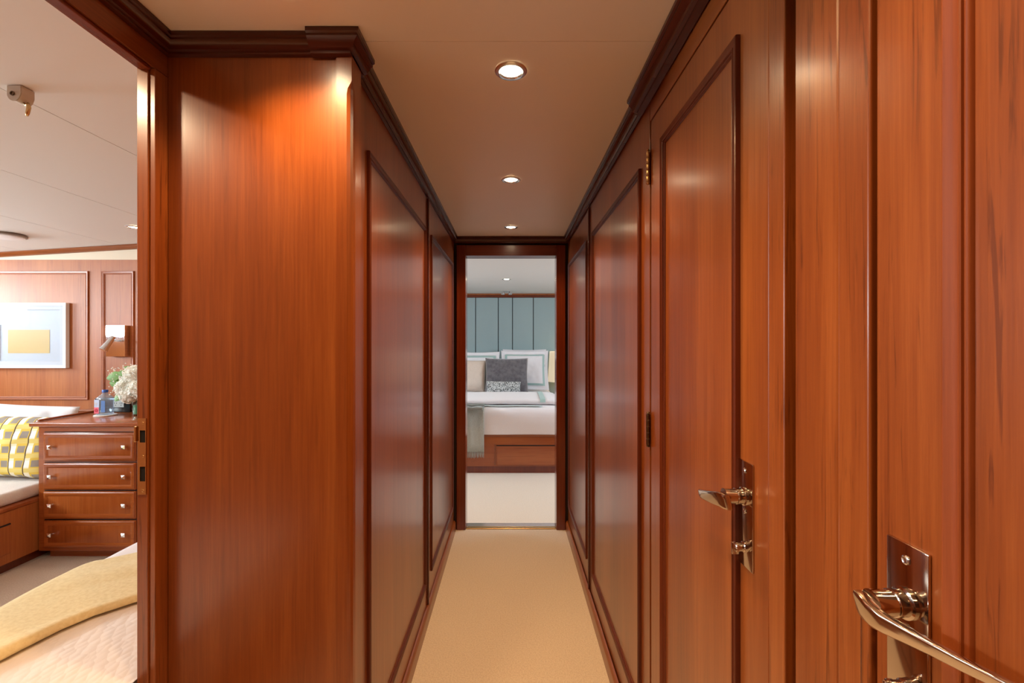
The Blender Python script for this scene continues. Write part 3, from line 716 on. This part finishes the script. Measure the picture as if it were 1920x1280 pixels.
tag(cushion('plaid_pillow', (-3.235, 2.90, .657), .68, .385, .13, M_plaid, rot=(-.22, .04, 0), seed=9, wr=.006), 'yellow and grey plaid pillow on the bed left of the dresser', 'pillow')

# nearer bed of the left cabin: coverlet, sheet and throw
BZ = .52
def bedtop(x, y):
    """height of the made-up bed at x, y with rounded left side"""
    d = x-(-1.545)
    if d < 0: return None
    r = .09
    z = BZ + .006*noise.noise(Vector((x*4, y*4, 0)))
    if d < r: z -= r-math.sqrt(max(0, r*r-(r-d)**2))
    return z
e = empty('near_single_bed', (-1.22, 1.8, 0), 'near bed of the left cabin with a white quilted coverlet', 'bed')
obj('base', box(B(), -1.50, -.90, .15, 3.22, .0005, .30, .003), M_pale, e)
def sheet(y0, y1, off, ny, nx=44, xr=-.885, z_low=.30, xs=None):
    bm = B(); rows_ = []
    for j in range(ny+1):
        y = y0+(y1-y0)*j/ny; row = [bm.verts.new((-1.545-off, y, z_low)), bm.verts.new((-1.545-off, y, BZ-.10))]
        for i in range(nx+1):
            t_ = i/nx; x = -1.545+(xr+1.545)*t_**1.6; row.append(bm.verts.new((x-off*(1-t_), y, bedtop(x, y)+off)))
        rows_.append(row)
    for a, b2 in zip(rows_, rows_[1:]):
        for i in range(len(a)-1): bm.faces.new((a[i], a[i+1], b2[i+1], b2[i]))
    return bm
obj('mattress', soft_box(B(), -1.535, -.885, .14, 3.22, .302, BZ-.045, .03), M_cream, e, auto=50)
obj('coverlet', sheet(.14, 1.75, .0, 60), M_quilt, e, smooth=True)
obj('top_sheet', sheet(1.50, 3.20, .006, 40), M_lin, e, smooth=True)
# throw lying diagonally over the bed and down its side
bm = B(); nu, nv = 40, 56
E0 = [(-1.62, .70), (-1.40, .88), (-1.30, 1.04), (-1.258, 1.13), (-1.235, 1.25), (-1.205, 1.315), (-1.14, 1.39), (-1.02, 1.50), (-.90, 1.60)]
E1 = [(-1.90, 1.26), (-1.72, 1.42), (-1.62, 1.50), (-1.56, 1.54), (-1.50, 1.60), (-1.45, 1.645), (-1.375, 1.70), (-1.20, 1.84), (-1.00, 1.99)]
def interp(E, t_):
    f = t_*(len(E)-1); i = min(int(f), len(E)-2); f -= i; f = f*f*(3-2*f)*.3+f*.7
    return Vector(E[i])*(1-f)+Vector(E[i+1])*f
def drape(x, y, h):
    if x < -1.545:                                        # the part that hangs down the side
        return Vector((-1.545-h-.004+.004*math.sin(y*20), y, max(.2, BZ-.09-(-1.545-x)*1.1)))
    return Vector((x-h*.6*(1 if x < -1.46 else 0), y, bedtop(x, y)+h))
top, bot = [], []
for j in range(nv+1):
    a, b_ = interp(E0, j/nv), interp(E1, j/nv); ra, rb = [], []
    for i in range(nu+1):
        t_ = i/nu; p = a.lerp(b_, t_)
        ed = min(t_, 1-t_)*12; th = .015*min(1, math.sqrt(max(0, min(1, ed)*(2-min(1, ed)))))
        fold = .006*math.sin(t_*9+j*.06)+.005*noise.noise(Vector((p.x*5, p.y*5, 3)))
        ra.append(bm.verts.new(drape(p.x, p.y, .010+th+max(0, fold)))); rb.append(bm.verts.new(drape(p.x, p.y, .009)))
    top.append(ra); bot.append(rb)
for g in (top, bot):
    for r1, r2 in zip(g, g[1:]):
        for i in range(nu): bm.faces.new((r1[i], r1[i+1], r2[i+1], r2[i]))
for r1, r2, s1, s2 in zip(top, top[1:], bot, bot[1:]):
    for i in (0, nu): bm.faces.new((r1[i], r2[i], s2[i], s1[i]))
tag(obj('yellow_throw', bm, M_yellow, smooth=True), 'pale yellow throw laid diagonally over the near bed of the left cabin', 'throw')

# ------------------------------------------------------------------ far cabin
YB0 = 4.56
e = empty('double_bed', (-.15, 5.6, 0), 'double bed with white duvet on a cherry wood base in the far cabin', 'bed')
bx0, bx1 = -.85, .56
obj('base', box(B(), bx0, bx1, YB0, 6.60, .07, .368), M_palex if 0 else M_case, e)
obj('toe_kick', box(B(), bx0+.02, bx1-.02, YB0+.012, 6.58, .0005, .0695), M_trim, e)
obj('rail', box(B(), bx0-.005, bx1+.005, YB0-.010, 6.6, .3685, .386, .004, 2), M_woodx, e, auto=40)
g = obj('drawer', box(B(), -.140, .48, YB0-.006, YB0-.0005, .085, .272, .0015), M_case, e)
obj('shadow_gap', box(B(), -.145, .485, YB0-.004, YB0-.0005, .2735, .2835), M_dark, g)
obj('edge_bead', box(B(), -.165, -.153, YB0-.006, YB0-.0005, .085, .292, .002), M_woodx, e)
obj('mattress', soft_box(B(), bx0+.01, bx1-.01, YB0+.01, 6.58, .3865, .60, .05), M_lin, e, auto=50)
# duvet draped over the mattress
def dz_(x, y): return .655+.010*noise.noise(Vector((x*3, y*3, 1)))
bm = B(); rows_ = []
prof = [(YB0-.004, .388), (YB0-.010, .44), (YB0-.012, .50), (YB0-.010, .56), (YB0-.002, .60), (YB0+.018, .63), (YB0+.05, .648), (YB0+.10, .655), (YB0+.2, .658), (4.9, .658), (5.3, .658), (6.5, .658)]
for (y, z) in prof:
    row = []
    for i in range(41):
        x = -.88+(.585+.88)*i/40; d = min(x+.88, .585-x); r = .13
        drop = 0 if d > r else (r-math.sqrt(max(0, r*r-(r-d)**2)))*1.2
        row.append(bm.verts.new((x, y+ (.004*math.sin(x*9) if z < .62 else 0), max(.388, z-drop+(.006*noise.noise(Vector((x*5, y*4, 0))) if z > .6 else 0)))))
    row.insert(0, bm.verts.new((-.885, y, .388))); row.append(bm.verts.new((.59, y, .388))); rows_.append(row)
for a, b2 in zip(rows_, rows_[1:]):
    for i in range(len(a)-1): bm.faces.new((a[i], a[i+1], b2[i+1], b2[i]))
dv = obj('duvet', bm, M_lin, e, smooth=True)
# turned-down fold
bm = B(); secs = []
for i in range(31):
    x = -.87+(.575+.87)*i/30; d = min(x+.87, .575-x); q = 0 if d > .16 else (1-math.sqrt(1-(1-d/.16)**2))*.12
    ring = []
    for (y, z) in ((4.735, .668), (4.722, .680), (4.722, .698), (4.735, .713), (4.78, .722), (4.95, .730), (5.15, .738), (5.3, .735), (5.34, .70), (5.32, .662)):
        ring.append((x, y+.006*math.sin(x*7+1), z-q+.004*noise.noise(Vector((x*6, y*6, 2)))))
    secs.append(ring)
ring_faces(bm, secs); obj('duvet_fold', bm, M_lin, e, smooth=True)
# seafoam bands on the linen
bm = B()
def ribbon(pts, w, axis):
    rr = []
    for p in pts:
        p = Vector(p); rr.append((bm.verts.new(p-Vector(axis)*w/2), bm.verts.new(p+Vector(axis)*w/2)))
    for a, b2 in zip(rr, rr[1:]): bm.faces.new((a[0], a[1], b2[1], b2[0]))
ribbon([(-.8+i*.02, 4.650, .6655+.006*noise.noise(Vector(((-.8+i*.02)*5, 4.65*4, 0)))) for i in range(57)], .05, (0, 1, 0))
obj('band', bm, M_green, dv); bm = B()
ribbon([(.330, 4.712+.006*math.sin(.33*7+1), .690), (.330, 4.720, .703), (.330, 4.735, .719), (.330, 4.78, .7275), (.330, 4.95, .7355), (.330, 5.15, .7435), (.330, 5.28, .741)], .055, (1, 0, 0))
obj('band', bm, M_green, dv)
# sage throw with a fringe over the foot of the bed
bm = B(); rows_ = []
TX0, TX1 = -.62, -.268
prof2 = [(YB0-.020, .220), (YB0-.021, .30), (YB0-.022, .37), (YB0-.024, .45), (YB0-.024, .54), (YB0-.020, .60), (YB0-.004, .640), (YB0+.03, .664), (YB0+.08, .674), (YB0+.16, .676), (4.715, .676)]
for (y, z) in prof2:
    rows_.append([bm.verts.new((TX0+(TX1-TX0)*i/24, y+.005*math.sin(i*.9+z*4)*(1 if z < .6 else 0), z+(.003*math.sin(i*.7) if z > .66 else 0))) for i in range(25)])
for a, b2 in zip(rows_, rows_[1:]):
    for i in range(24): bm.faces.new((a[i], a[i+1], b2[i+1], b2[i]))
bmesh.ops.recalc_face_normals(bm, faces=bm.faces)
ext = bmesh.ops.solidify(bm, geom=bm.faces[:], thickness=.005)
tr = tag(obj('sage_throw', bm, M_sage, smooth=True), 'grey green fringed throw over the foot of the double bed', 'throw')
bm = B(); r5 = random.Random(5)
for i in range(46):
    x = TX0+.004+(TX1-TX0-.008)*i/45; y = YB0-.020+.005*math.sin(i*.48+.9); dx = r5.uniform(-.004, .004)
    tube(bm, [(x, y, .222), (x+dx*.5, y-.002, .19), (x+dx, y, .155+r5.uniform(0, .01))], [.0026, .0024, .0018], 5)
fr = obj('fringe', bm, M_sage, tr, smooth=True); fr['kind'] = 'stuff'
# pillows
BM_ = [M_lin, M_green]
tag(cushion('white_pillow', (.19, 6.42, .95), .62, .53, .12, M_lin, rot=(-.2, 0, -.03), seed=1, flange=.03), 'plain white pillow at the back right by the bedside lamp in the far cabin', 'pillow')
tag(cushion('bordered_pillow', (.185, 6.10, .935), .64, .54, .16, None, rot=(-.26, 0, 0), seed=2, flange=.05, border=(.052, .085), mats=BM_, n=40), 'white pillow with seafoam border on the right of the double bed', 'pillow')
tag(cushion('bordered_pillow', (-.47, 6.08, .930), .64, .52, .16, None, rot=(-.26, 0, 0), seed=3, flange=.05, border=(.052, .085), mats=BM_, n=40), 'white pillow with seafoam border on the left of the double bed', 'pillow')
tag(cushion('velvet_cushion', (-.055, 5.72, .890), .54, .46, .15, M_velvet, rot=(-.30, 0, 0), seed=5, wr=.01), 'dark grey velvet cushion in the middle of the double bed', 'cushion')
tag(cushion('speckled_cushion', (-.09, 5.52, .755), .42, .17, .08, M_speck, rot=(-.35, .02, 0), seed=6), 'small grey speckled cushion in front of the velvet cushion', 'cushion')
tag(cushion('beige_cushion', (-.53, 5.76, .885), .42, .42, .13, M_beige, rot=(-.30, .05, .1), seed=7), 'beige cushion against the left bordered pillow of the double bed', 'cushion')
tag(cushion('sage_cushion', (-.35, 5.90, .875), .20, .36, .08, M_sage, rot=(-.30, .06, .0), seed=8), 'narrow grey green cushion between the beige and velvet cushions', 'cushion')
# bedside table and lamp
e = empty('bedside_table', (.85, 6.35, 0), 'cherry wood bedside table right of the double bed', 'bedside table')
obj('case', box(B(), .60, 1.1, 6.1, 6.60, .0005, .535, .003), M_palex, e)
obj('top', box(B(), .588, 1.112, 6.085, 6.61, .5355, .56, .005, 2), M_woodx, e, auto=40)
obj('drawer', box(B(), .62, 1.08, 6.088, 6.0995, .30, .51, .003), M_draw, e)
e = empty('table_lamp', (.705, 6.38, .5603), 'bedside lamp with a cream drum shade at the right edge of the far doorway', 'table lamp')
obj('lamp_base', lathe(B(), [(0, 0), (.07, 0), (.07, .012), (.018, .02), (.018, .2), (0, .2)], (.705, 6.38, .5605), 'z', 28), M_steel, e, auto=40)
ms = mat('cream_lamp_shade', (.85, .76, .60), .8); q = ms.node_tree.nodes['Principled BSDF']; q.inputs['Emission Color'].default_value = (1, .82, .55, 1); q.inputs['Emission Strength'].default_value = .25
obj('lamp_shade', lathe(B(), [(.19, .20), (.165, .62), (.162, .62), (.187, .20)], (.705, 6.38, .5605), 'z', 40), ms, e, auto=50)
